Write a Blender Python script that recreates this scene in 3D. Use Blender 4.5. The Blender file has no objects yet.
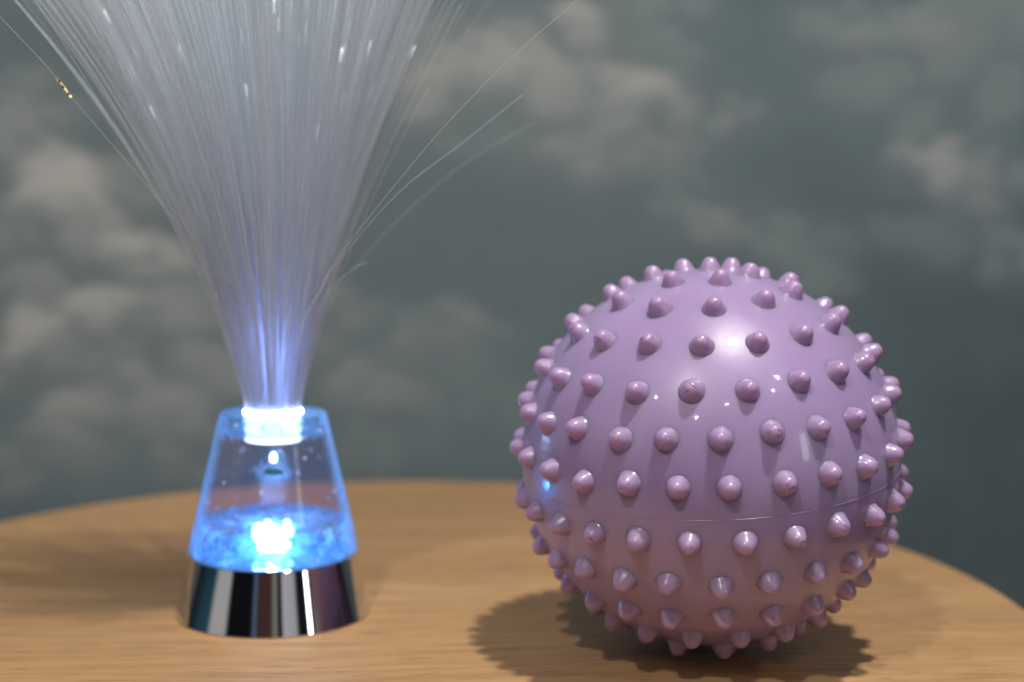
import bpy, bmesh, math, random
import numpy as np
from mathutils import Vector, Matrix

random.seed(7)
rng = np.random.default_rng(11)
S = bpy.context.scene
COL = S.collection
PI = math.pi
R = math.radians


# ------------------------------------------------------------------ helpers
def link(o, parent=None):
    COL.objects.link(o)
    if parent is not None:
        o.parent = parent
    return o


def mesh_obj(name, verts, faces, mat, parent=None, smooth=True):
    me = bpy.data.meshes.new(name)
    me.from_pydata(verts, [], faces)
    me.materials.append(mat)
    if smooth:
        me.polygons.foreach_set('use_smooth', [True] * len(me.polygons))
    me.update()
    return link(bpy.data.objects.new(name, me), parent)


def empty(name, loc, label, cat):
    o = bpy.data.objects.new(name, None)
    o.empty_display_size = 0.02
    o.location = loc
    o['label'] = label
    o['category'] = cat
    return link(o)


def lathe_data(profile, seg=96, close=False):
    """profile = [(r, z)...]; r == 0 makes a pole."""
    verts, faces, rings = [], [], []
    for r, z in profile:
        if r <= 1e-9:
            rings.append([len(verts)])
            verts.append((0, 0, z))
        else:
            rings.append(list(range(len(verts), len(verts) + seg)))
            for i in range(seg):
                a = 2 * PI * i / seg
                verts.append((r * math.cos(a), r * math.sin(a), z))
    pairs = list(zip(rings[:-1], rings[1:]))
    if close:
        pairs.append((rings[-1], rings[0]))
    for a, b in pairs:
        for i in range(seg):
            j = (i + 1) % seg
            if len(a) == 1 and len(b) == 1:
                continue
            if len(a) == 1:
                faces.append((a[0], b[j], b[i]))
            elif len(b) == 1:
                faces.append((a[i], a[j], b[0]))
            else:
                faces.append((a[i], a[j], b[j], b[i]))
    return verts, faces


def lathe(name, profile, mat, parent=None, seg=96, close=False, sharp=35):
    v, f = lathe_data(profile, seg, close)
    o = mesh_obj(name, v, f, mat, parent)
    bm = bmesh.new()
    bm.from_mesh(o.data)
    bmesh.ops.recalc_face_normals(bm, faces=bm.faces)
    for e in bm.edges:
        if len(e.link_faces) == 2 and e.calc_face_angle(0) > R(sharp):
            e.smooth = False
    bm.to_mesh(o.data)
    bm.free()
    return o


def new_mat(name):
    m = bpy.data.materials.new(name)
    m.use_nodes = True
    nt = m.node_tree
    nt.nodes.clear()
    out = nt.nodes.new('ShaderNodeOutputMaterial')
    return m, nt, out


def N(nt, kind, **kw):
    n = nt.nodes.new(kind)
    for k, v in kw.items():
        if k in n.inputs:
            n.inputs[k].default_value = v
        else:
            setattr(n, k, v)
    return n


def ramp(nt, stops):
    n = nt.nodes.new('ShaderNodeValToRGB')
    cr = n.color_ramp
    while len(cr.elements) > 1:
        cr.elements.remove(cr.elements[-1])
    cr.elements[0].position, cr.elements[0].color = stops[0][0], stops[0][1]
    for p, c in stops[1:]:
        e = cr.elements.new(p)
        e.color = c
    return n


def g(v):
    return (v, v, v, 1)


# ------------------------------------------------------------------ materials
def mat_wood():
    m, nt, out = new_mat('oak')
    L = nt.links.new
    tc = N(nt, 'ShaderNodeTexCoord')
    mp = N(nt, 'ShaderNodeMapping')
    mp.inputs['Rotation'].default_value = (0, 0, R(-4))
    L(tc.outputs['Object'], mp.inputs['Vector'])
    # slow wander of the grain
    wn = N(nt, 'ShaderNodeTexNoise', Scale=3.0, Detail=2.0)
    L(mp.outputs['Vector'], wn.inputs['Vector'])
    wa = N(nt, 'ShaderNodeVectorMath', operation='MULTIPLY_ADD')
    wa.inputs[1].default_value = (0.0, 0.05, 0.0)
    L(wn.outputs['Color'], wa.inputs[0])
    L(mp.outputs['Vector'], wa.inputs[2])

    def stretched(sx, sy, detail, rough=0.6):
        mm = N(nt, 'ShaderNodeMapping')
        mm.inputs['Scale'].default_value = (sx, sy, 1)
        L(wa.outputs[0], mm.inputs['Vector'])
        nn = N(nt, 'ShaderNodeTexNoise', Scale=1.0, Detail=detail, Roughness=rough)
        L(mm.outputs['Vector'], nn.inputs['Vector'])
        return nn
    broad = stretched(1.0, 30, 4)
    fine = stretched(13, 310, 6, 0.70)
    pores = stretched(42, 520, 3)
    rc = ramp(nt, [(0.30, (0.370, 0.210, 0.094, 1)), (0.5, (0.412, 0.240, 0.110, 1)), (0.72, (0.455, 0.272, 0.130, 1))])
    L(broad.outputs['Fac'], rc.inputs['Fac'])
    rf = ramp(nt, [(0.32, g(0.68)), (0.5, g(0.98)), (0.68, g(1.14))])
    L(fine.outputs['Fac'], rf.inputs['Fac'])
    rp = ramp(nt, [(0.32, g(0.60)), (0.42, g(1.0))])
    L(pores.outputs['Fac'], rp.inputs['Fac'])
    m1 = N(nt, 'ShaderNodeMix', data_type='RGBA', blend_type='MULTIPLY')
    m1.inputs[0].default_value = 1
    L(rc.outputs[0], m1.inputs[6]); L(rf.outputs[0], m1.inputs[7])
    m2 = N(nt, 'ShaderNodeMix', data_type='RGBA', blend_type='MULTIPLY')
    m2.inputs[0].default_value = 1
    L(m1.outputs[2], m2.inputs[6]); L(rp.outputs[0], m2.inputs[7])
    p = N(nt, 'ShaderNodeBsdfPrincipled')
    L(m2.outputs[2], p.inputs['Base Color'])
    rr = ramp(nt, [(0.3, g(0.50)), (0.7, g(0.38))])
    L(fine.outputs['Fac'], rr.inputs['Fac'])
    L(rr.outputs[0], p.inputs['Roughness'])
    p.inputs['Specular IOR Level'].default_value = 0.35
    b = N(nt, 'ShaderNodeBump', Strength=0.25, Distance=0.0004)
    L(fine.outputs['Fac'], b.inputs['Height'])
    L(b.outputs[0], p.inputs['Normal'])
    L(p.outputs[0], out.inputs[0])
    return m


def mat_wallpaper():
    m, nt, out = new_mat('cloud_wallpaper')
    L = nt.links.new
    at = N(nt, 'ShaderNodeAttribute', attribute_name='cloud')
    tc = N(nt, 'ShaderNodeTexCoord')
    n1 = N(nt, 'ShaderNodeTexNoise', Scale=14.0, Detail=5.0, Roughness=0.6, Distortion=0.6)
    L(tc.outputs['Object'], n1.inputs['Vector'])
    mul = N(nt, 'ShaderNodeMath', operation='MULTIPLY_ADD')
    sub = N(nt, 'ShaderNodeMath', operation='SUBTRACT')
    sub.inputs[1].default_value = 0.5
    L(n1.outputs['Fac'], sub.inputs[0])
    L(sub.outputs[0], mul.inputs[0])
    mul.inputs[1].default_value = 0.14
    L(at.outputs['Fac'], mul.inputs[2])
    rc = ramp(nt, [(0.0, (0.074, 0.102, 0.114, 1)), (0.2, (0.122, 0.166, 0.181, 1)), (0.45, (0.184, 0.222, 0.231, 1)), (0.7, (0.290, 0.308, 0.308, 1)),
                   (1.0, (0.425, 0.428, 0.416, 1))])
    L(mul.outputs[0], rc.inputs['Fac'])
    p = N(nt, 'ShaderNodeBsdfPrincipled', Roughness=0.7)
    L(rc.outputs[0], p.inputs['Base Color'])
    p.inputs['Specular IOR Level'].default_value = 0.2
    nf = N(nt, 'ShaderNodeTexNoise', Scale=900.0, Detail=2.0)
    L(tc.outputs['Object'], nf.inputs['Vector'])
    b = N(nt, 'ShaderNodeBump', Strength=0.1, Distance=0.0003)
    L(nf.outputs['Fac'], b.inputs['Height'])
    L(b.outputs[0], p.inputs['Normal'])
    L(p.outputs[0], out.inputs[0])
    return m


def mat_ball(name, col, sss, rough, worn=False):
    m, nt, out = new_mat(name)
    L = nt.links.new
    tc = N(nt, 'ShaderNodeTexCoord')
    n1 = N(nt, 'ShaderNodeTexNoise', Scale=18.0, Detail=4.0)
    L(tc.outputs['Object'], n1.inputs['Vector'])
    c0 = tuple(c * 0.93 for c in col) + (1,)
    c1 = tuple(min(1, c * 1.05) for c in col) + (1,)
    rc = ramp(nt, [(0.3, c0), (0.7, c1)])
    L(n1.outputs['Fac'], rc.inputs['Fac'])
    p = N(nt, 'ShaderNodeBsdfPrincipled')
    base = rc.outputs[0]
    if worn:
        # brown scuffs rubbed into the tips (tip = local +Z)
        sx = N(nt, 'ShaderNodeSeparateXYZ')
        L(tc.outputs['Object'], sx.inputs[0])
        oi = N(nt, 'ShaderNodeObjectInfo')
        va = N(nt, 'ShaderNodeVectorMath', operation='ADD')
        L(tc.outputs['Object'], va.inputs[0])
        cm = N(nt, 'ShaderNodeCombineXYZ')
        L(oi.outputs['Random'], cm.inputs[0])
        L(oi.outputs['Random'], cm.inputs[2])
        L(cm.outputs[0], va.inputs[1])
        nd = N(nt, 'ShaderNodeTexNoise', Scale=420.0, Detail=3.0, Roughness=0.7)
        L(va.outputs[0], nd.inputs['Vector'])
        rd = ramp(nt, [(0.56, g(0)), (0.66, g(1))])
        L(nd.outputs['Fac'], rd.inputs['Fac'])
        rz = N(nt, 'ShaderNodeMapRange')
        rz.inputs['From Min'].default_value = 0.0036
        rz.inputs['From Max'].default_value = 0.0056
        L(sx.outputs['Z'], rz.inputs['Value'])
        rr = N(nt, 'ShaderNodeMapRange')
        rr.inputs['From Min'].default_value = 0.40
        rr.inputs['From Max'].default_value = 0.95
        L(oi.outputs['Random'], rr.inputs['Value'])
        k1 = N(nt, 'ShaderNodeMath', operation='MULTIPLY')
        k2 = N(nt, 'ShaderNodeMath', operation='MULTIPLY')
        L(rd.outputs[0], k1.inputs[0]); L(rz.outputs[0], k1.inputs[1])
        L(k1.outputs[0], k2.inputs[0]); L(rr.outputs[0], k2.inputs[1])
        mx = N(nt, 'ShaderNodeMix', data_type='RGBA')
        L(k2.outputs[0], mx.inputs[0])
        L(base, mx.inputs[6])
        mx.inputs[7].default_value = (0.10, 0.055, 0.045, 1)
        base = mx.outputs[2]
    L(base, p.inputs['Base Color'])
    ns = N(nt, 'ShaderNodeTexNoise', Scale=45.0, Detail=6.0, Roughness=0.7)
    L(tc.outputs['Object'], ns.inputs['Vector'])
    rs = ramp(nt, [(0.35, g(rough * 0.85)), (0.7, g(rough * 1.25))])
    L(ns.outputs['Fac'], rs.inputs['Fac'])
    L(rs.outputs[0], p.inputs['Roughness'])
    p.inputs['Specular IOR Level'].default_value = 0.55
    p.inputs['Subsurface Weight'].default_value = sss
    p.inputs['Subsurface Radius'].default_value = (1.0, 0.55, 0.7)
    p.inputs['Subsurface Scale'].default_value = 0.017
    p.inputs['Coat Weight'].default_value = 0.5
    p.inputs['Coat Roughness'].default_value = 0.06
    nb = N(nt, 'ShaderNodeTexNoise', Scale=60.0, Detail=5.0, Roughness=0.65)
    L(tc.outputs['Object'], nb.inputs['Vector'])
    b = N(nt, 'ShaderNodeBump', Strength=0.10, Distance=0.0006)
    L(nb.outputs['Fac'], b.inputs['Height'])
    L(b.outputs[0], p.inputs['Normal'])
    L(p.outputs[0], out.inputs[0])
    return m


def mat_chrome():
    m, nt, out = new_mat('chrome')
    p = N(nt, 'ShaderNodeBsdfPrincipled', Metallic=1.0, Roughness=0.035)
    p.inputs['Base Color'].default_value = (0.80, 0.80, 0.82, 1)
    nt.links.new(p.outputs[0], out.inputs[0])
    return m


def mat_clear(name, lo, hi, f0=0.04):
    """clear tinted acrylic: passes light, mirrors at grazing, its edges catch the lamp's blue light"""
    m, nt, out = new_mat(name)
    L = nt.links.new
    tr = N(nt, 'ShaderNodeBsdfTransparent')
    tr.inputs[0].default_value = (0.95, 0.91, 0.945, 1)
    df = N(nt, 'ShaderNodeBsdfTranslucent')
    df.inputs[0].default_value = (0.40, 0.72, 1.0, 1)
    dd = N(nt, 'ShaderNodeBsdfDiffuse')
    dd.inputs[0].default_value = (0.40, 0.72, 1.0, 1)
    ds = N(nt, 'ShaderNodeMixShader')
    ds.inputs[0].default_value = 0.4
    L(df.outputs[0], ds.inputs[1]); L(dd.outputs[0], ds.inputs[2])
    lw = N(nt, 'ShaderNodeLayerWeight', Blend=0.5)
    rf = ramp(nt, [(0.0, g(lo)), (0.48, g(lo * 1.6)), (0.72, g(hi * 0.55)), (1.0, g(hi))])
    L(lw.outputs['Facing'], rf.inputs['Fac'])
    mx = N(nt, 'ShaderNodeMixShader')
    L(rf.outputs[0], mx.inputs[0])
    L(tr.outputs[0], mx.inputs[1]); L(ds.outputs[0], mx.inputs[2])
    gl = N(nt, 'ShaderNodeBsdfGlossy', Roughness=0.13)
    f5 = N(nt, 'ShaderNodeMath', operation='POWER')
    f5.inputs[1].default_value = 5.0
    L(lw.outputs['Facing'], f5.inputs[0])
    fr = N(nt, 'ShaderNodeMath', operation='MULTIPLY_ADD')
    fr.inputs[1].default_value = 0.8
    fr.inputs[2].default_value = f0
    L(f5.outputs[0], fr.inputs[0])
    m2 = N(nt, 'ShaderNodeMixShader')
    L(fr.outputs[0], m2.inputs[0])
    L(mx.outputs[0], m2.inputs[1]); L(gl.outputs[0], m2.inputs[2])
    L(m2.outputs[0], out.inputs[0])
    return m


def mat_frosted(name, soft, lo=0.06, mid=0.26, hi=0.80):
    """cloudy bubbled acrylic round the LED"""
    m, nt, out = new_mat(name)
    L = nt.links.new
    tc = N(nt, 'ShaderNodeTexCoord')
    n1 = N(nt, 'ShaderNodeTexNoise', Scale=130.0, Detail=6.0, Roughness=0.8)
    L(tc.outputs['Object'], n1.inputs['Vector'])
    rf = ramp(nt, [(0.38, g(lo)), (0.5, g(mid)), (0.60, g(hi))])
    L(n1.outputs['Fac'], rf.inputs['Fac'])
    tr = N(nt, 'ShaderNodeBsdfTransparent')
    tr.inputs[0].default_value = (0.75, 0.90, 1.0, 1)
    ta = N(nt, 'ShaderNodeBsdfTranslucent')
    ta.inputs[0].default_value = (0.42, 0.72, 1.0, 1)
    di = N(nt, 'ShaderNodeBsdfDiffuse')
    di.inputs[0].default_value = (0.38, 0.66, 0.95, 1)
    ms = N(nt, 'ShaderNodeMixShader')
    ms.inputs[0].default_value = 0.35
    L(ta.outputs[0], ms.inputs[1]); L(di.outputs[0], ms.inputs[2])
    mx = N(nt, 'ShaderNodeMixShader')
    fac = rf.outputs[0]
    if soft:                                   # thins out to nothing at its rim
        lw = N(nt, 'ShaderNodeLayerWeight', Blend=0.5)
        rs = ramp(nt, [(0.1, g(1.0)), (0.75, g(0.0))])
        L(lw.outputs['Facing'], rs.inputs['Fac'])
        k = N(nt, 'ShaderNodeMath', operation='MULTIPLY')
        L(fac, k.inputs[0]); L(rs.outputs[0], k.inputs[1])
        fac = k.outputs[0]
    L(fac, mx.inputs[0])
    L(tr.outputs[0], mx.inputs[1]); L(ms.outputs[0], mx.inputs[2])
    L(mx.outputs[0], out.inputs[0])
    return m


def mat_emit(name, col, s):
    m, nt, out = new_mat(name)
    e = N(nt, 'ShaderNodeEmission', Strength=s)
    e.inputs[0].default_value = col + (1,)
    nt.links.new(e.outputs[0], out.inputs[0])
    return m


def mat_fibre(name='fibre_plastic', body=1.0):
    m, nt, out = new_mat(name)
    L = nt.links.new
    geo = N(nt, 'ShaderNodeNewGeometry')
    oi = N(nt, 'ShaderNodeObjectInfo')
    ad = N(nt, 'ShaderNodeMath', operation='ADD')
    L(geo.outputs['Random Per Island'], ad.inputs[0])
    L(oi.outputs['Random'], ad.inputs[1])
    fr = N(nt, 'ShaderNodeMath', operation='FRACT')
    L(ad.outputs[0], fr.inputs[0])
    rt = ramp(nt, [(0.0, g(0.16)), (0.33, g(0.26)), (0.45, g(0.52)), (0.75, g(0.74)), (1.0, g(0.95))])
    L(fr.outputs[0], rt.inputs['Fac'])
    tr = N(nt, 'ShaderNodeBsdfTransparent')
    p = N(nt, 'ShaderNodeBsdfPrincipled', Roughness=0.16)
    p.inputs['Base Color'].default_value = (0.87, 0.92, 0.97, 1)
    ta = N(nt, 'ShaderNodeBsdfTranslucent')
    ta.inputs[0].default_value = (0.87, 0.92, 0.98, 1)
    ms = N(nt, 'ShaderNodeMixShader')
    ms.inputs[0].default_value = 0.45
    L(p.outputs[0], ms.inputs[1]); L(ta.outputs[0], ms.inputs[2])
    mx = N(nt, 'ShaderNodeMixShader')
    if body < 1:
        mx.inputs[0].default_value = body
    else:
        L(rt.outputs[0], mx.inputs[0])
    L(tr.outputs[0], mx.inputs[1]); L(ms.outputs[0], mx.inputs[2])
    L(mx.outputs[0], out.inputs[0])
    return m


WOOD = mat_wood()
PAPER = mat_wallpaper()
BALL = mat_ball('lilac_vinyl', (0.385, 0.280, 0.515), 0.75, 0.37)
NUBM = mat_ball('lilac_vinyl_nub', (0.375, 0.270, 0.465), 0.70, 0.33, worn=True)
SEAM = mat_ball('lilac_vinyl_seam', (0.50, 0.40, 0.55), 0.3, 0.25)
CHROME = mat_chrome()
CLEAR = mat_clear('clear_acrylic', 0.018, 0.85)
CLEARIN = mat_clear('clear_acrylic_inside', 0.006, 0.12, 0.012)
FROST = mat_frosted('bubbled_acrylic', False)
CLOUDY = mat_frosted('cloudy_acrylic', True)
HAZY = mat_frosted('hazy_acrylic', False, 0.03, 0.12, 0.35)
FIBRE = mat_fibre()
FAINT = mat_fibre('fibre_plastic_clear', 0.38)

# ------------------------------------------------------------------ wall with cloud wallpaper
WALL_Y = 1.40


def vnoise(x, z, seed):
    xi, zi = np.floor(x).astype(int), np.floor(z).astype(int)
    xf, zf = x - xi, z - zi
    xf, zf = xf * xf * (3 - 2 * xf), zf * zf * (3 - 2 * zf)

    def h(a, b):
        n = (a * 374761393 + b * 668265263 + seed * 69069) & 0x7fffffff
        n = ((n ^ (n >> 13)) * 1274126177) & 0x7fffffff
        return ((n ^ (n >> 16)) & 0xffff) / 65535.0
    return ((h(xi, zi) * (1 - xf) + h(xi + 1, zi) * xf) * (1 - zf)
            + (h(xi, zi + 1) * (1 - xf) + h(xi + 1, zi + 1) * xf) * zf)


def fbm(x, z, seed, octv=5):
    t, a, s = 0, 0.5, 0
    for o in range(octv):
        t = t + a * vnoise(x * 2 ** o, z * 2 ** o, seed + o)
        s += a
        a *= 0.5
    return t / s


# cumulus heaps printed on the paper: x, z, half width, half height (m), density
CLOUDS = [
    (-0.445, 0.214, 0.061, 0.041, 0.95), (-0.479, 0.267, 0.039, 0.030, 0.55), (-0.411, 0.175, 0.044, 0.025, 0.60), (-0.489, 0.170, 0.039, 0.030, 0.40),
    (-0.401, 0.096, 0.047, 0.032, 0.90), (-0.475, 0.076, 0.044, 0.035, 0.90), (-0.356, 0.155, 0.039, 0.028, 0.83), (-0.317, 0.120, 0.039, 0.022, 0.60),
    (-0.386, 0.011, 0.094, 0.044, 0.68), (-0.455, -0.029, 0.059, 0.030, 0.60), (-0.292, 0.046, 0.059, 0.030, 0.68), (-0.347, -0.019, 0.059, 0.030, 0.52),
    (-0.110, 0.026, 0.098, 0.037, 0.45), (-0.120, -0.024, 0.089, 0.020, 0.33), (0.047, 0.349, 0.069, 0.059, 0.70), (0.101, 0.301, 0.059, 0.049, 0.75),
    (0.087, 0.267, 0.069, 0.030, 0.50), (-0.032, 0.349, 0.044, 0.034, 0.75), (-0.071, 0.320, 0.049, 0.039, 0.60), (-0.032, 0.277, 0.059, 0.022, 0.30),
    (0.185, 0.301, 0.069, 0.024, 0.45), (0.146, 0.354, 0.039, 0.030, 0.30), (0.126, 0.406, 0.069, 0.022, 0.35), (0.382, 0.359, 0.089, 0.037, 0.40),
    (0.446, 0.392, 0.059, 0.039, 0.42), (0.323, 0.392, 0.059, 0.028, 0.40), (0.412, 0.256, 0.049, 0.035, 0.65), (0.471, 0.238, 0.039, 0.039, 0.45),
    (0.224, 0.194, 0.074, 0.026, 0.45), (0.284, 0.160, 0.049, 0.044, 0.32), (-0.051, 0.089, 0.069, 0.022, 0.38), (0.185, 0.219, 0.059, 0.020, 0.30),
    (-0.209, 0.354, 0.118, 0.059, 0.35), (0.466, 0.306, 0.039, 0.059, 0.35),
    (-0.445, 0.120, 0.089, 0.030, 0.50), (-0.307, 0.091, 0.079, 0.039, 0.55), (-0.445, 0.041, 0.098, 0.030, 0.50), (-0.475, -0.050, 0.089, 0.030, 0.40),
    (-0.327, -0.050, 0.089, 0.025, 0.40), (-0.179, 0.091, 0.059, 0.039, 0.40), (-0.071, 0.051, 0.069, 0.034, 0.40), (-0.159, -0.029, 0.108, 0.025, 0.30),
    (-0.012, 0.011, 0.059, 0.025, 0.30), (0.480, 0.373, 0.049, 0.049, 0.45), (0.362, 0.315, 0.079, 0.030, 0.35), (0.490, 0.170, 0.039, 0.039, 0.35),
    (-0.091, 0.354, 0.059, 0.059, 0.50), (0.146, 0.258, 0.059, 0.025, 0.40), (0.412, 0.180, 0.059, 0.025, 0.25), (-0.465, 0.306, 0.059, 0.030, 0.45),
    (-0.376, 0.228, 0.039, 0.030, 0.40),
]


def build_wall():
    x0, x1, z0, z1 = -1.3, 1.3, -0.72, 1.2
    nx, nz = 620, 460
    X, Z = np.meshgrid(np.linspace(x0, x1, nx), np.linspace(z0, z1, nz))
    wx = X + 0.020 * (fbm(X * 14, Z * 14, 3) - 0.5) * 2
    wz = Z + 0.018 * (fbm(X * 14, Z * 14, 17) - 0.5) * 2
    fine = fbm(X * 22, Z * 22, 51)
    heaps = list(CLOUDS)
    for k in range(46):                           # more of the same print outside the framed stretch
        cx, cz = rng.uniform(-1.25, 1.25), rng.uniform(-0.7, 1.15)
        if abs(cx) < 0.62 and -0.2 < cz < 0.62:
            continue
        heaps.append((cx, cz, rng.uniform(0.05, 0.13), rng.uniform(0.03, 0.07), rng.uniform(0.35, 0.8)))
    heaps.sort(key=lambda h: -h[1])
    D = 0.16 * (fbm(X * 2.3, Z * 6.0, 91) - 0.35) + 0.06 * np.clip(0.35 - X, 0, 1)
    for cx, cz, rx, rz, a in heaps:
        # a thin veil under the heap, then its billows from the top down
        q = ((wx - cx) / (rx * 1.25)) ** 2 + ((wz - cz) / (rz * 1.2)) ** 2
        D = D + (0.34 * a - D) * 0.75 * np.exp(-q ** 1.2)
        n = int(10 + 60 * rx)
        puffs = []
        for k in range(n):
            t = rng.uniform(0, 2 * PI)
            r = math.sqrt(rng.uniform(0, 1)) * 0.85
            puffs.append((cx + rx * r * math.cos(t), cz + rz * r * math.sin(t), rng.uniform(0.34, 0.66) * min(rx, rz * 1.5)))
        puffs.sort(key=lambda p: -p[1])
        for px_, pz_, pr in puffs:
            m = np.abs(X - px_) < pr * 2.2
            cols = np.where(m[0])[0]
            rows = np.where(np.abs(Z[:, 0] - pz_) < pr * 2.2)[0]
            if len(cols) == 0 or len(rows) == 0:
                continue
            sl = np.s_[rows[0]:rows[-1] + 1, cols[0]:cols[-1] + 1]
            dx, dz = (wx[sl] - px_) / pr, (wz[sl] - pz_) / (pr * 0.85)
            rr = np.sqrt(dx * dx + dz * dz) + 0.22 * (fine[sl] - 0.5)
            e = np.clip((1.12 - rr) / np.where(dz > -0.1, 0.62, 1.0), 0, 1)
            e = e * e * (3 - 2 * e)
            val = a * np.clip(0.62 + 0.40 * dz, 0.22, 1.0)
            D[sl] = D[sl] + (val - D[sl]) * e * 0.60
    dark = np.clip((X - 0.05) / 0.5, 0, 1) * np.clip((0.42 - Z) / 0.6, 0.25, 1)  # light falloff towards the lower right, put into the print's tone
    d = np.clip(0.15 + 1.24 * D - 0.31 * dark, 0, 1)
    t = 0.03
    verts = [(x, 0.0, z) for x, z in zip(X.ravel(), Z.ravel())]
    faces = []
    for j in range(nz - 1):
        for i in range(nx - 1):
            a = j * nx + i
            faces.append((a, a + 1, a + nx + 1, a + nx))
    n0 = len(verts)
    verts += [(x0, t, z0), (x1, t, z0), (x1, t, z1), (x0, t, z1)]
    faces.append((n0 + 3, n0 + 2, n0 + 1, n0))
    faces.append(tuple([n0, n0 + 1] + [i for i in range(nx - 1, -1, -1)]))
    faces.append(tuple([n0 + 2, n0 + 3] + [(nz - 1) * nx + i for i in range(nx)]))
    faces.append(tuple([n0 + 3, n0] + [j * nx for j in range(nz)]))
    faces.append(tuple([n0 + 1, n0 + 2] + [j * nx + nx - 1 for j in range(nz - 1, -1, -1)]))
    o = mesh_obj('wall', verts, faces, PAPER, smooth=False)
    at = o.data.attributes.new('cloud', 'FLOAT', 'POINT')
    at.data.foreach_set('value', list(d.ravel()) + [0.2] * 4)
    o.location = (0, WALL_Y, 0)
    o['kind'] = 'structure'
    o['label'] = 'dark grey-green wall papered with a print of pale cumulus clouds'
    o['category'] = 'wall'
    return o


build_wall()

# ------------------------------------------------------------------ round oak table
TX, TY, TR = -0.0566, 0.7555, 0.3411
table = empty('round_table', (TX, TY, -0.72), 'round light oak table under the glowing lamp and the lilac ball', 'table')
lathe('tabletop', [(0, 0.692), (TR - 0.010, 0.692), (TR - 0.004, 0.6935), (TR - 0.0008, 0.698), (TR, 0.704), (TR, 0.713),
                   (TR - 0.0008, 0.7165), (TR - 0.0030, 0.7192), (TR - 0.006, 0.72), (0, 0.72)], WOOD, table, seg=256, sharp=60)
lathe('pedestal', [(0, 0.02), (0.034, 0.02), (0.030, 0.30), (0.034, 0.60), (0.075, 0.690), (0, 0.690)], WOOD, table, seg=48)
lathe('foot_plate', [(0, 0), (0.20, 0), (0.205, 0.006), (0.20, 0.012), (0.05, 0.022), (0, 0.022)], WOOD, table, seg=96)

# ------------------------------------------------------------------ spiky ball
BC = Vector((0.0962, 0.683, 0.0964))
BR = 0.0906
ball = empty('spiky_ball', (BC.x, BC.y, 0.0), 'lilac vinyl massage ball covered in rounded nubs, standing on the oak table', 'ball')
axis = Vector((-0.0718, -0.0860, 0.9937)).normalized()
e1 = Vector((0, 1, 0)).cross(axis).normalized()
e2 = axis.cross(e1)
rot = Matrix((e1, e2, axis)).transposed().to_4x4()
centre_local = Vector((0, 0, BC.z))

bm = bmesh.new()
bmesh.ops.create_uvsphere(bm, u_segments=128, v_segments=72, radius=BR)
for f in bm.faces:
    f.smooth = True
me = bpy.data.meshes.new('ball_body')
bm.to_mesh(me)
bm.free()
me.materials.append(BALL)
body = link(bpy.data.objects.new('ball_body', me), ball)
body.matrix_local = Matrix.Translation(centre_local) @ rot

# moulding seam round the middle: a low uneven ridge
sv, sf, seg, sec = [], [], 360, 6
slat = R(-2.4)
for i in range(seg):
    a = 2 * PI * i / seg
    k = 0.00005 + 0.00015 * max(0, vnoise(np.array(a * 9), np.array(0.3), 5) - 0.25)
    for j in range(sec):
        b = 2 * PI * j / sec
        rr = (BR + 0.00004) * math.cos(slat) + k * math.cos(b)
        sv.append((rr * math.cos(a), rr * math.sin(a), BR * math.sin(slat) + k * 1.1 * math.sin(b)))
for i in range(seg):
    for j in range(sec):
        sf.append((i * sec + j, ((i + 1) % seg) * sec + j, ((i + 1) % seg) * sec + (j + 1) % sec, i * sec + (j + 1) % sec))
seam = mesh_obj('seam', sv, sf, SEAM, ball)
seam.matrix_local = Matrix.Translation(centre_local) @ rot

# one nub, base flaring into the ball's skin; local +Z points away from the ball
RB = 0.0060


def skin(r):
    return math.sqrt(BR * BR - r * r) - BR


prof = [(RB, skin(RB) - 0.00070), (0.0057, skin(0.0057) - 0.00010), (0.0053, 0.00020), (0.0050, 0.00075), (0.0047, 0.0015), (0.0043, 0.0025),
        (0.0038, 0.0036), (0.0032, 0.0046), (0.0025, 0.0055), (0.0017, 0.0060), (0.0008, 0.00625), (0.0, 0.00632)]
nv, nf = lathe_data(prof, 24)
nub_me = bpy.data.meshes.new('nub')
nub_me.from_pydata(nv, [], nf)
nub_me.materials.append(NUBM)
nub_me.polygons.foreach_set('use_smooth', [True] * len(nub_me.polygons))
nub_me.update()
bm = bmesh.new(); bm.from_mesh(nub_me)
bmesh.ops.recalc_face_normals(bm, faces=bm.faces)
bm.to_mesh(nub_me); bm.free()

RINGS = [(87.5, 1, 20), (75.8, 6, -75), (61.7, 11, -90.9), (46.8, 16, -98.5), (33.0, 20, -102.2), (19.6, 24, -94.0), (6.3, 25, -91.6),
         (-9.0, 25, -88.7), (-22.8, 24, -95.4), (-36.6, 21, -94.8), (-50.0, 17, -86.3), (-63.0, 12, -92), (-76.0, 6, -80), (-86.0, 1, 0)]
CAM = Vector((0, 0, 0.2186))
spots = []
for lat, n, lon0 in RINGS:
    for k in range(n):
        la = R(lat + random.uniform(-0.7, 0.7))
        lo = R(lon0 + 360 / n * k + random.uniform(-0.6, 0.6))
        d = e1 * (math.cos(la) * math.cos(lo)) + e2 * (math.cos(la) * math.sin(lo)) + axis * math.sin(la)
        spots.append(d)
# the hundred nubs on the side of the ball one looks at are parts of their own, the rest one part
spots.sort(key=lambda d: -d.dot((CAM - BC).normalized()))


def nub_matrix(d):
    q = d.to_track_quat('Z', 'Y').to_matrix().to_4x4()
    s = random.uniform(0.95, 1.04)
    lean = Matrix.Rotation(R(random.uniform(-3, 3)), 4, 'X') @ Matrix.Rotation(R(random.uniform(-3, 3)), 4, 'Y')
    return Matrix.Translation(centre_local + d * BR) @ q @ lean @ Matrix.Rotation(random.uniform(0, 6.28), 4, 'Z') @ Matrix.Diagonal((s * 1.03, s * 1.03, random.uniform(0.95, 1.05), 1))


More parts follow.
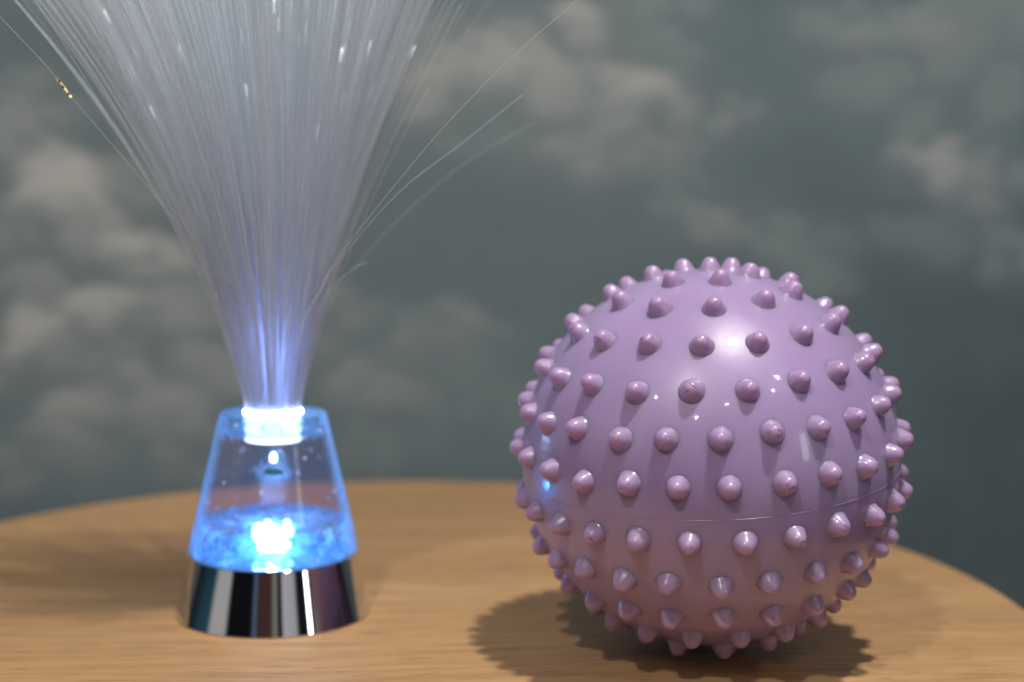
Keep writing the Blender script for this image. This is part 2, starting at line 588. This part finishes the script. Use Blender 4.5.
proto = None
for d in spots[:100]:
    if proto is None:
        o = proto = bpy.data.objects.new('nub', nub_me)
    else:
        o = proto.copy()
    link(o, ball)
    o.matrix_local = nub_matrix(d)
rv, rf_ = [], []
for d in spots[100:]:
    M = nub_matrix(d)
    b0 = len(rv)
    rv += [tuple(M @ Vector(v)) for v in nv]
    rf_ += [tuple(b0 + i for i in f) for f in nf]
rest = mesh_obj('nub_field', rv, rf_, mat_ball('lilac_vinyl_nub_far', (0.375, 0.270, 0.465), 0.70, 0.33), ball)
bm = bmesh.new(); bm.from_mesh(rest.data)
bmesh.ops.recalc_face_normals(bm, faces=bm.faces)
bm.to_mesh(rest.data); bm.free()
rest['kind'] = 'stuff'

# ------------------------------------------------------------------ fibre-optic lamp
LX, LY = -0.1249, 0.739
lamp = empty('fibre_optic_lamp', (LX, LY, 0.0), 'fibre-optic lamp with chrome base and clear blue-lit cone, fanning pale fibres', 'lamp')

lathe('chrome_base', [(0.0, 0.0012), (0.046, 0.0012), (0.0503, 0.0), (0.0509, 0.0003), (0.0511, 0.0007), (0.05095, 0.0012), (0.0429, 0.0312), (0.0428, 0.0318), (0.0422, 0.0324),
                      (0.0380, 0.0326), (0.0, 0.0326)], CHROME, lamp, seg=160)
ZB, ZT = 0.0342, 0.1055


def cone_r(z):
    return 0.0444 + (0.0279 - 0.0444) * (z - ZB) / (ZT - ZB)


ZF = 0.0495                                                   # top of the bubbled foot
outer = [(0.0434, 0.0329), (0.0440, 0.0332), (0.0444, 0.0344), (cone_r(0.06), 0.06), (cone_r(0.09), 0.09), (0.0280, 0.1047), (0.0277, 0.1057), (0.0270, 0.1063),
         (0.0160, 0.1064)]
inner = [(0.0160, 0.0970), (0.0205, 0.0962), (cone_r(0.095) - 0.0028, 0.0945), (cone_r(0.0775) - 0.0025, 0.0775), (cone_r(ZF + 0.001) - 0.0020, ZF + 0.001),
         (cone_r(0.0355) - 0.0014, 0.0355), (0.0428, 0.0331)]
cone = lathe('acrylic_cone', outer + inner, CLEAR, lamp, seg=128, close=True)
cone.data.materials.append(CLEARIN)
no = len(outer)
for p_ in cone.data.polygons:
    row = sorted(set(v // 128 for v in p_.vertices))
    if row[0] >= no - 1 or (row[0] == 0 and row[-1] == no + len(inner) - 1):
        p_.material_index = 1
lathe('lit_foot', [(0.0, 0.0332), (0.0418, 0.0332), (cone_r(0.0355) - 0.0017, 0.0355), (cone_r(ZF) - 0.0024, ZF - 0.001), (cone_r(ZF) - 0.0034, ZF), (0.0, ZF - 0.003)],
      FROST, lamp, seg=96)
lathe('lit_core', [(0.0, 0.0334), (0.0220, 0.0334), (0.0240, 0.038), (0.0200, 0.043), (0.0130, 0.0455), (0.0, 0.0465)], CLOUDY, lamp, seg=64)
lathe('lit_cap', [(0.0164, 0.0968), (0.0205, 0.0968), (cone_r(0.0965) - 0.0016, 0.0964), (cone_r(0.104) - 0.0012, 0.1040), (cone_r(0.105) - 0.0024, 0.1054), (0.0164, 0.1055)],
      HAZY, lamp, seg=96, close=True)
LEDW = mat_emit('led_white_blue', (0.24, 0.50, 1.0), 60.0)
GLINTG = mat_emit('green_glint', (0.10, 0.60, 0.50), 0.22)
COLL = mat_emit('collar_glow', (0.60, 0.76, 1.0), 4.0)
RING = mat_emit('ring_glow', (0.46, 0.55, 1.0), 30.0)
lathe('led', [(0.0, 0.0336), (0.0085, 0.0336), (0.0085, 0.0356), (0.0070, 0.0368), (0.0, 0.0374)], LEDW, lamp, seg=32)
bm = bmesh.new()
for k in range(11):                                            # glowing blobs put in for the LED's scattered light
    a, r, z = random.uniform(0, 6.28), random.uniform(0.001, 0.011), random.uniform(0.0365, 0.0460)
    bmesh.ops.create_icosphere(bm, subdivisions=2, radius=random.uniform(0.0014, 0.0036),
                               matrix=Matrix.Translation((r * math.cos(a), r * math.sin(a), z)) @ Matrix.Diagonal((1.0, 1.0, random.uniform(0.8, 1.7), 1)))
for f in bm.faces:
    f.smooth = True
me = bpy.data.meshes.new('led_glow')
bm.to_mesh(me); bm.free()
me.materials.append(mat_emit('led_glow', (0.24, 0.52, 1.0), 30.0))
link(bpy.data.objects.new('led_glow', me), lamp)
GLINTW = mat_emit('white_glint', (0.62, 0.72, 1.0), 9.0)
lathe('led_glint', [(0.0, 0.0795), (0.0012, 0.0799), (0.0017, 0.0812), (0.0016, 0.083), (0.0009, 0.0845), (0.0, 0.085)], GLINTW, lamp, seg=20)  # LED's reflection inside the cone, put in as a glowing bead
lathe('led_glint', [(0.0, 0.0735), (0.0050, 0.0739), (0.0056, 0.0745), (0.0045, 0.0752), (0.0, 0.0757)], GLINTG, lamp, seg=28)  # green reflection inside the cone, put in as a faintly glowing disc
lathe('collar', [(0.0, 0.0915), (0.0138, 0.0915), (0.0147, 0.0920), (0.0147, 0.0936), (0.0134, 0.0946), (0.0134, 0.0958), (0.0147, 0.0968), (0.0147, 0.0984), (0.0134, 0.0994),
                 (0.0134, 0.1008), (0.0150, 0.1018), (0.0153, 0.1040), (0.0154, 0.1062), (0.0, 0.1062)], COLL, lamp, seg=64)
lathe('glow_ring', [(0.0130, 0.1063), (0.0153, 0.1063), (0.0151, 0.1074), (0.0142, 0.1079), (0.0130, 0.1074)], RING, lamp, seg=64, close=True)

# air bubbles in the acrylic: past counting, one part
bv, bf = [], []
bm = bmesh.new()
for i in range(260):
    z = random.choice([random.uniform(0.033, 0.056), random.uniform(0.057, 0.1), random.uniform(0.095, 0.103)])
    a = random.uniform(0, 2 * PI)
    r = cone_r(z) - random.uniform(0.0008, 0.0026)
    s = random.choice([0.0003, 0.0004, 0.0006, 0.0009]) * random.uniform(0.8, 1.2)
    bmesh.ops.create_icosphere(bm, subdivisions=1, radius=s, matrix=Matrix.Translation((r * math.cos(a), r * math.sin(a), z)))
for f in bm.faces:
    f.smooth = True
me = bpy.data.meshes.new('air_bubbles')
bm.to_mesh(me); bm.free()
mb, ntb, outb = new_mat('bubble')
pb = N(ntb, 'ShaderNodeBsdfPrincipled', Roughness=0.15)
pb.inputs['Base Color'].default_value = (0.9, 0.95, 1.0, 1)
pb.inputs['Metallic'].default_value = 0.5
ntb.links.new(pb.outputs[0], outb.inputs[0])
me.materials.append(mb)
bub = link(bpy.data.objects.new('air_bubbles', me), lamp)
bub['kind'] = 'stuff'

# fibres ------------------------------------------------------------
Z0 = 0.1065


def fibre_path(u, phi, spread, height, wob, lean=1.0, n=16):
    """a fibre rises from the collar and bends outwards; u = 0 middle of the bundle, 1 rim"""
    pts = []
    ph2 = random.uniform(0, 6.28)
    for i in range(n + 1):
        t = i / n
        dz = t * height
        r = 0.0126 * math.sqrt(0.36 + 0.64 * u * u) + spread * (0.185 * dz + 0.80 * dz * dz)
        bend = wob * (t ** 1.6) * 0.02
        x = r * math.cos(phi) + bend * math.cos(ph2) - 0.22 * dz * dz * lean
        y = r * math.sin(phi) + bend * math.sin(ph2)
        z = Z0 - 0.006 + dz - 0.9 * max(0, r - 0.06) ** 2
        pts.append(Vector((x, y, z)))
    return pts


def tube(pts, rad, sides=5):
    vs, fs = [], []
    n = len(pts)
    for i, p in enumerate(pts):
        t = (pts[min(i + 1, n - 1)] - pts[max(i - 1, 0)]).normalized()
        a = t.cross(Vector((0.31, 0.95, 0.05))).normalized()
        b = t.cross(a)
        for j in range(sides):
            c = 2 * PI * j / sides
            vs.append(tuple(p + (a * math.cos(c) + b * math.sin(c)) * rad))
    for i in range(n - 1):
        for j in range(sides):
            k = (j + 1) % sides
            fs.append((i * sides + j, i * sides + k, (i + 1) * sides + k, (i + 1) * sides + j))
    fs.append(tuple(range(sides))[::-1])
    fs.append(tuple(range((n - 1) * sides, n * sides)))
    return vs, fs


paths = []
for i in range(1700):
    u = math.sqrt(random.random()) ** 1.05
    phi = random.uniform(0, 2 * PI)
    sp = u * (random.triangular(0.72, 1.16, 0.98))
    if random.random() < 0.035:                   # loose ones, most of them on the left
        phi = random.gauss(PI, 0.5) if random.random() < 0.7 else phi
        sp = random.uniform(1.08, 1.36)
    hgt = random.uniform(0.245, 0.275)
    if random.random() < 0.045:
        hgt = random.uniform(0.235, 0.235) - 0.085 * random.random() ** 2.2
    paths.append((fibre_path(u, phi, sp, hgt, random.gauss(0, 0.45)), random.uniform(0.00017, 0.00029)))
# strays that have sprung out of the fan
def spring(ctrl):
    """smooth fibre through metre offsets from the lamp's axis (x, y, z)"""
    P = [Vector(c) for c in ctrl]
    P = [P[0] * 2 - P[1]] + P + [P[-1] * 2 - P[-2]]
    out = []
    for k in range(1, len(P) - 2):
        for i in range(6):
            t = i / 6
            a, b, c_, d = P[k - 1], P[k], P[k + 1], P[k + 2]
            out.append(0.5 * ((2 * b) + (c_ - a) * t + (2 * a - 5 * b + 4 * c_ - d) * t * t + (3 * b - a - 3 * c_ + d) * t ** 3))
    return out + [P[-2]]


STRAYS = [
    [(0.009, -0.006, 0.104), (0.018, -0.02, 0.1509), (0.0308, -0.045, 0.1734), (0.0441, -0.075, 0.1921), (0.0823, -0.105, 0.237), (0.1028, -0.112, 0.2595), (0.1269, -0.118, 0.283), (0.1551, -0.122, 0.3072), (0.1764, -0.124, 0.3256)],
    [(0.009, -0.006, 0.104), (0.0175, -0.02, 0.1509), (0.0301, -0.04, 0.1725), (0.0422, -0.06, 0.1891), (0.0715, -0.075, 0.2215), (0.101, -0.065, 0.2455), (0.1288, -0.05, 0.269)],
    [(0.011, 0, 0.104), (0.0128, 0.004, 0.1379), (0.0197, 0.008, 0.151), (0.0295, 0.012, 0.1648), (0.0561, 0.024, 0.2004), (0.097, 0.036, 0.2371), (0.1364, 0.046, 0.2612)],
    [(0.012, 0.003, 0.104), (0.016, -0.01, 0.1421), (0.0227, -0.02, 0.1561), (0.0339, -0.03, 0.1724), (0.0458, -0.035, 0.1839), (0.0529, -0.035, 0.187)],
    [(-0.012, -0.003, 0.104), (-0.0136, -0.01, 0.1289), (-0.0201, -0.025, 0.1617), (-0.0325, -0.05, 0.1986), (-0.0488, -0.072, 0.2263), (-0.0673, -0.085, 0.2518), (-0.0752, -0.09, 0.2623), (-0.0852, -0.094, 0.2761), (-0.1083, -0.1, 0.302), (-0.1216, -0.104, 0.3176)],
    [(-0.012, 0.004, 0.104), (-0.0174, 0.01, 0.1264), (-0.0309, 0.02, 0.1582), (-0.0598, 0.04, 0.2017), (-0.0981, 0.06, 0.2533), (-0.1393, 0.08, 0.3075), (-0.1623, 0.09, 0.3385), (-0.1773, 0.095, 0.3604)],
    [(-0.012, -0.004, 0.104), (-0.0131, -0.01, 0.1289), (-0.0205, -0.025, 0.1617), (-0.0349, -0.05, 0.1986), (-0.0541, -0.08, 0.2425), (-0.0757, -0.095, 0.2839), (-0.0917, -0.1, 0.3112), (-0.1033, -0.1, 0.3298)],
    [(0.012, -0.004, 0.104), (0.017, -0.01, 0.1289), (0.0274, -0.02, 0.1613), (0.0458, -0.035, 0.2033), (0.0699, -0.05, 0.2535), (0.0877, -0.055, 0.288), (0.0986, -0.055, 0.3103)],
]
for c_ in STRAYS:
    paths.append((spring(c_), 0.00015))

# nearest to the viewer first: those show largest and are parts of their own
view = Vector((CAM.x - LX, CAM.y - LY, 0)).normalized()
strays = paths[-8:]
main = sorted(paths[:-8], key=lambda p: -p[0][12].dot(view))
single = strays + main[:92]
for pts, rad in single:
    v, f = tube(pts, rad, 6)
    mesh_obj('fibre', v, f, FAINT if rad < 0.00016 else FIBRE, lamp)
mv, mf = [], []
for pts, rad in main[92:]:
    v, f = tube(pts, rad, 5)
    b0 = len(mv)
    mv += v
    mf += [tuple(b0 + i for i in q) for q in f]
bun = mesh_obj('fibre_bundle', mv, mf, FIBRE, lamp)
bun['kind'] = 'stuff'
# cut fibre ends inside the fan glint
tv, tf = [], []
for pts, rad in main:
    if pts[-1].z - pts[0].z < 0.234 and pts[0] is not None and len(tv) < 700 and rad > 0.00022:
        d = (pts[-1] - pts[-2]).normalized()
        v, f = tube([pts[-1] - d * 0.0065, pts[-1] - d * 0.003, pts[-1] + d * 0.00015], rad * random.uniform(1.3, 2.6), 6)
        b0 = len(tv)
        tv += v
        tf += [tuple(b0 + i for i in q) for q in f]
mt, ntt, outt = new_mat('fibre_glint')
pt = N(ntt, 'ShaderNodeBsdfPrincipled', Roughness=0.12)
pt.inputs['Base Color'].default_value = (0.92, 0.90, 0.85, 1)
pt.inputs['Emission Color'].default_value = (0.85, 0.88, 1.0, 1)
pt.inputs['Emission Strength'].default_value = 0.55
ntt.links.new(pt.outputs[0], outt.inputs[0])
tips = mesh_obj('fibre_tips', tv, tf, mt, lamp)
tips['kind'] = 'stuff'
# warm glint on the left stray, put in as a glowing amber sleeve
AMBER, nta, outa = new_mat('amber_glint')
na = N(nta, 'ShaderNodeTexNoise', Scale=420.0, Detail=2.0)
tca = N(nta, 'ShaderNodeTexCoord')
nta.links.new(tca.outputs['Object'], na.inputs['Vector'])
ra = ramp(nta, [(0.40, g(0.08)), (0.62, g(1.5))])
nta.links.new(na.outputs['Fac'], ra.inputs['Fac'])
ea = N(nta, 'ShaderNodeEmission')
ea.inputs[0].default_value = (0.95, 0.72, 0.32, 1)
nta.links.new(ra.outputs[0], ea.inputs['Strength'])
nta.links.new(ea.outputs[0], outa.inputs[0])
sp = strays[4][0]
k0 = 6 * 6                                    # the sixth control point of that stray on, to the seventh
v, f = tube([sp[k0], sp[k0 + 1], sp[k0 + 2], sp[k0 + 3], sp[k0 + 4]], 0.00066, 8)
mesh_obj('fibre_glint', v, f, AMBER, lamp)


# ------------------------------------------------------------------ lights
def spot(name, direction, target, dist, energy, col, size, radius, blend=0.6):
    l = bpy.data.lights.new(name, 'SPOT')
    l.energy = energy
    l.color = col
    l.spot_size = R(size)
    l.spot_blend = blend
    l.shadow_soft_size = radius
    o = link(bpy.data.objects.new(name, l))
    d = Vector(direction).normalized()
    o.location = Vector(target) + d * dist
    o.rotation_euler = (-d).to_track_quat('-Z', 'Y').to_euler()
    return o


spot('ceiling_spot_main', (0.0150, -0.017, 0.0945), BC, 2.6, 253.0, (1.0, 0.955, 0.90), 110, 0.060)
spot('ceiling_spot_front', (-0.034, -0.070, 0.0945), BC, 2.1, 58.0, (1.0, 0.945, 0.88), 110, 0.035)
spot('ceiling_spot_side', (0.81, -0.59, 1.04), (LX, LY, 0), 2.2, 5.0, (1.0, 0.95, 0.90), 110, 0.05)

for d_ in ((-0.575, -0.524, 0.628), (-0.244, -0.821, 0.516), (0.054, -0.773, 0.632), (0.483, -0.544, 0.686)):   # downlights farther into the room
    spot('ceiling_downlight', d_, BC, 3.0, 9.0, (1.0, 0.955, 0.90), 110, 0.03)

# a tall lit doorway-wide lamp strip across the room: the streak in the chrome
l = bpy.data.lights.new('standing_strip_lamp', 'AREA')
l.shape = 'RECTANGLE'
l.size, l.size_y = 0.13, 0.42
l.energy = 1.1
o = link(bpy.data.objects.new('standing_strip_lamp', l))
d_ = Vector((math.cos(R(-38)) * math.cos(R(12.5)), math.sin(R(-38)) * math.cos(R(12.5)), math.sin(R(12.5))))
o.location = Vector((LX, LY, 0.015)) + d_ * 2.0
o.rotation_euler = (-d_).to_track_quat('-Z', 'Y').to_euler()

for z_, e_ in ((0.1115, 0.21), (0.121, 0.11), (0.132, 0.06), (0.146, 0.03)):       # light welling up the hollow of the bundle
    l = bpy.data.lights.new('lamp_led_light', 'POINT')
    l.energy = e_
    l.color = (0.36, 0.44, 1.0)
    l.shadow_soft_size = 0.009
    o = link(bpy.data.objects.new('lamp_led_light', l))
    o.location = (LX, LY, z_)
l = bpy.data.lights.new('lamp_foot_light', 'POINT')
l.energy = 0.12
l.color = (0.17, 0.56, 1.0)
l.shadow_soft_size = 0.003
o = link(bpy.data.objects.new('lamp_foot_light', l))
o.location = (LX, LY - 0.009, 0.0425)

# dim room: soft light with paler and darker stretches round the horizon
w = bpy.data.worlds.new('World')
S.world = w
w.use_nodes = True
nt = w.node_tree
nt.nodes.clear()
wo = nt.nodes.new('ShaderNodeOutputWorld')
bg = nt.nodes.new('ShaderNodeBackground')
tc = nt.nodes.new('ShaderNodeTexCoord')
gr = nt.nodes.new('ShaderNodeTexGradient')
gr.gradient_type = 'RADIAL'
nt.links.new(tc.outputs['Generated'], gr.inputs['Vector'])
# furniture, walls and doorways of the dim room, by bearing (degrees right of the lamp-to-viewer line)
BANDS = [(-100, (0.02, 0.06, 0.08)), (-84, (0.02, 0.06, 0.08)), (-78, (0.38, 0.37, 0.36)), (-60, (0.38, 0.37, 0.36)), (-56, (0.006, 0.006, 0.008)), (-28, (0.006, 0.006, 0.008)),
         (-24, (0.08, 0.13, 0.20)), (-20, (0.05, 0.025, 0.022)), (-4, (0.06, 0.03, 0.026)), (-1, (0.20, 0.19, 0.17)), (3, (0.16, 0.15, 0.14)), (5, (0.006, 0.008, 0.012)), (8, (0.006, 0.008, 0.012)),
         (11, (0.42, 0.41, 0.42)), (25, (0.36, 0.35, 0.36)), (29, (0.008, 0.008, 0.01)), (46, (0.01, 0.01, 0.012)), (50, (0.17, 0.16, 0.15)), (66, (0.14, 0.13, 0.12)), (76, (0.035, 0.02, 0.04)),
         (112, (0.03, 0.02, 0.03)), (125, (0.16, 0.15, 0.14)), (178, (0.10, 0.11, 0.11)), (236, (0.16, 0.16, 0.15)), (246, (0.02, 0.025, 0.03)), (259, (0.02, 0.05, 0.07))]
cr = ramp(nt, [((b + 100.2) / 360, c_ + (1,)) for b, c_ in BANDS])
nt.links.new(gr.outputs['Fac'], cr.inputs['Fac'])
nt.links.new(cr.outputs[0], bg.inputs['Color'])
sz = nt.nodes.new('ShaderNodeSeparateXYZ')
nt.links.new(tc.outputs['Generated'], sz.inputs[0])
rz = ramp(nt, [(0.0, g(0.5)), (0.10, g(1.0)), (0.30, g(1.0)), (0.50, g(0.65)), (1.0, g(0.65))])
nt.links.new(sz.outputs[2], rz.inputs['Fac'])
ml = nt.nodes.new('ShaderNodeMath')
ml.operation = 'MULTIPLY'
ml.inputs[1].default_value = 0.95
nt.links.new(rz.outputs[0], ml.inputs[0])
nt.links.new(ml.outputs[0], bg.inputs['Strength'])
nt.links.new(bg.outputs[0], wo.inputs[0])

# ------------------------------------------------------------------ camera
c = bpy.data.cameras.new('camera')
c.lens = 50
c.sensor_width = 36
c.clip_end = 50
c.clip_start = 0.01
c.dof.use_dof = True
c.dof.focus_distance = 0.615
c.dof.aperture_fstop = 3.8
co = link(bpy.data.objects.new('camera', c))
co.matrix_world = Matrix.Translation(CAM) @ Matrix.Rotation(R(90 - 5.66), 4, 'X') @ Matrix.Rotation(R(0.7), 4, 'Z')
S.camera = co

S.render.engine = 'CYCLES'
S.cycles.use_denoising = True
S.cycles.transparent_max_bounces = 48
S.cycles.max_bounces = 14
S.cycles.diffuse_bounces = 7
S.cycles.sample_clamp_indirect = 4.0
S.view_settings.view_transform = 'Standard'
S.view_settings.look = 'None'
S.view_settings.exposure = 0.0
S.view_settings.gamma = 1.0
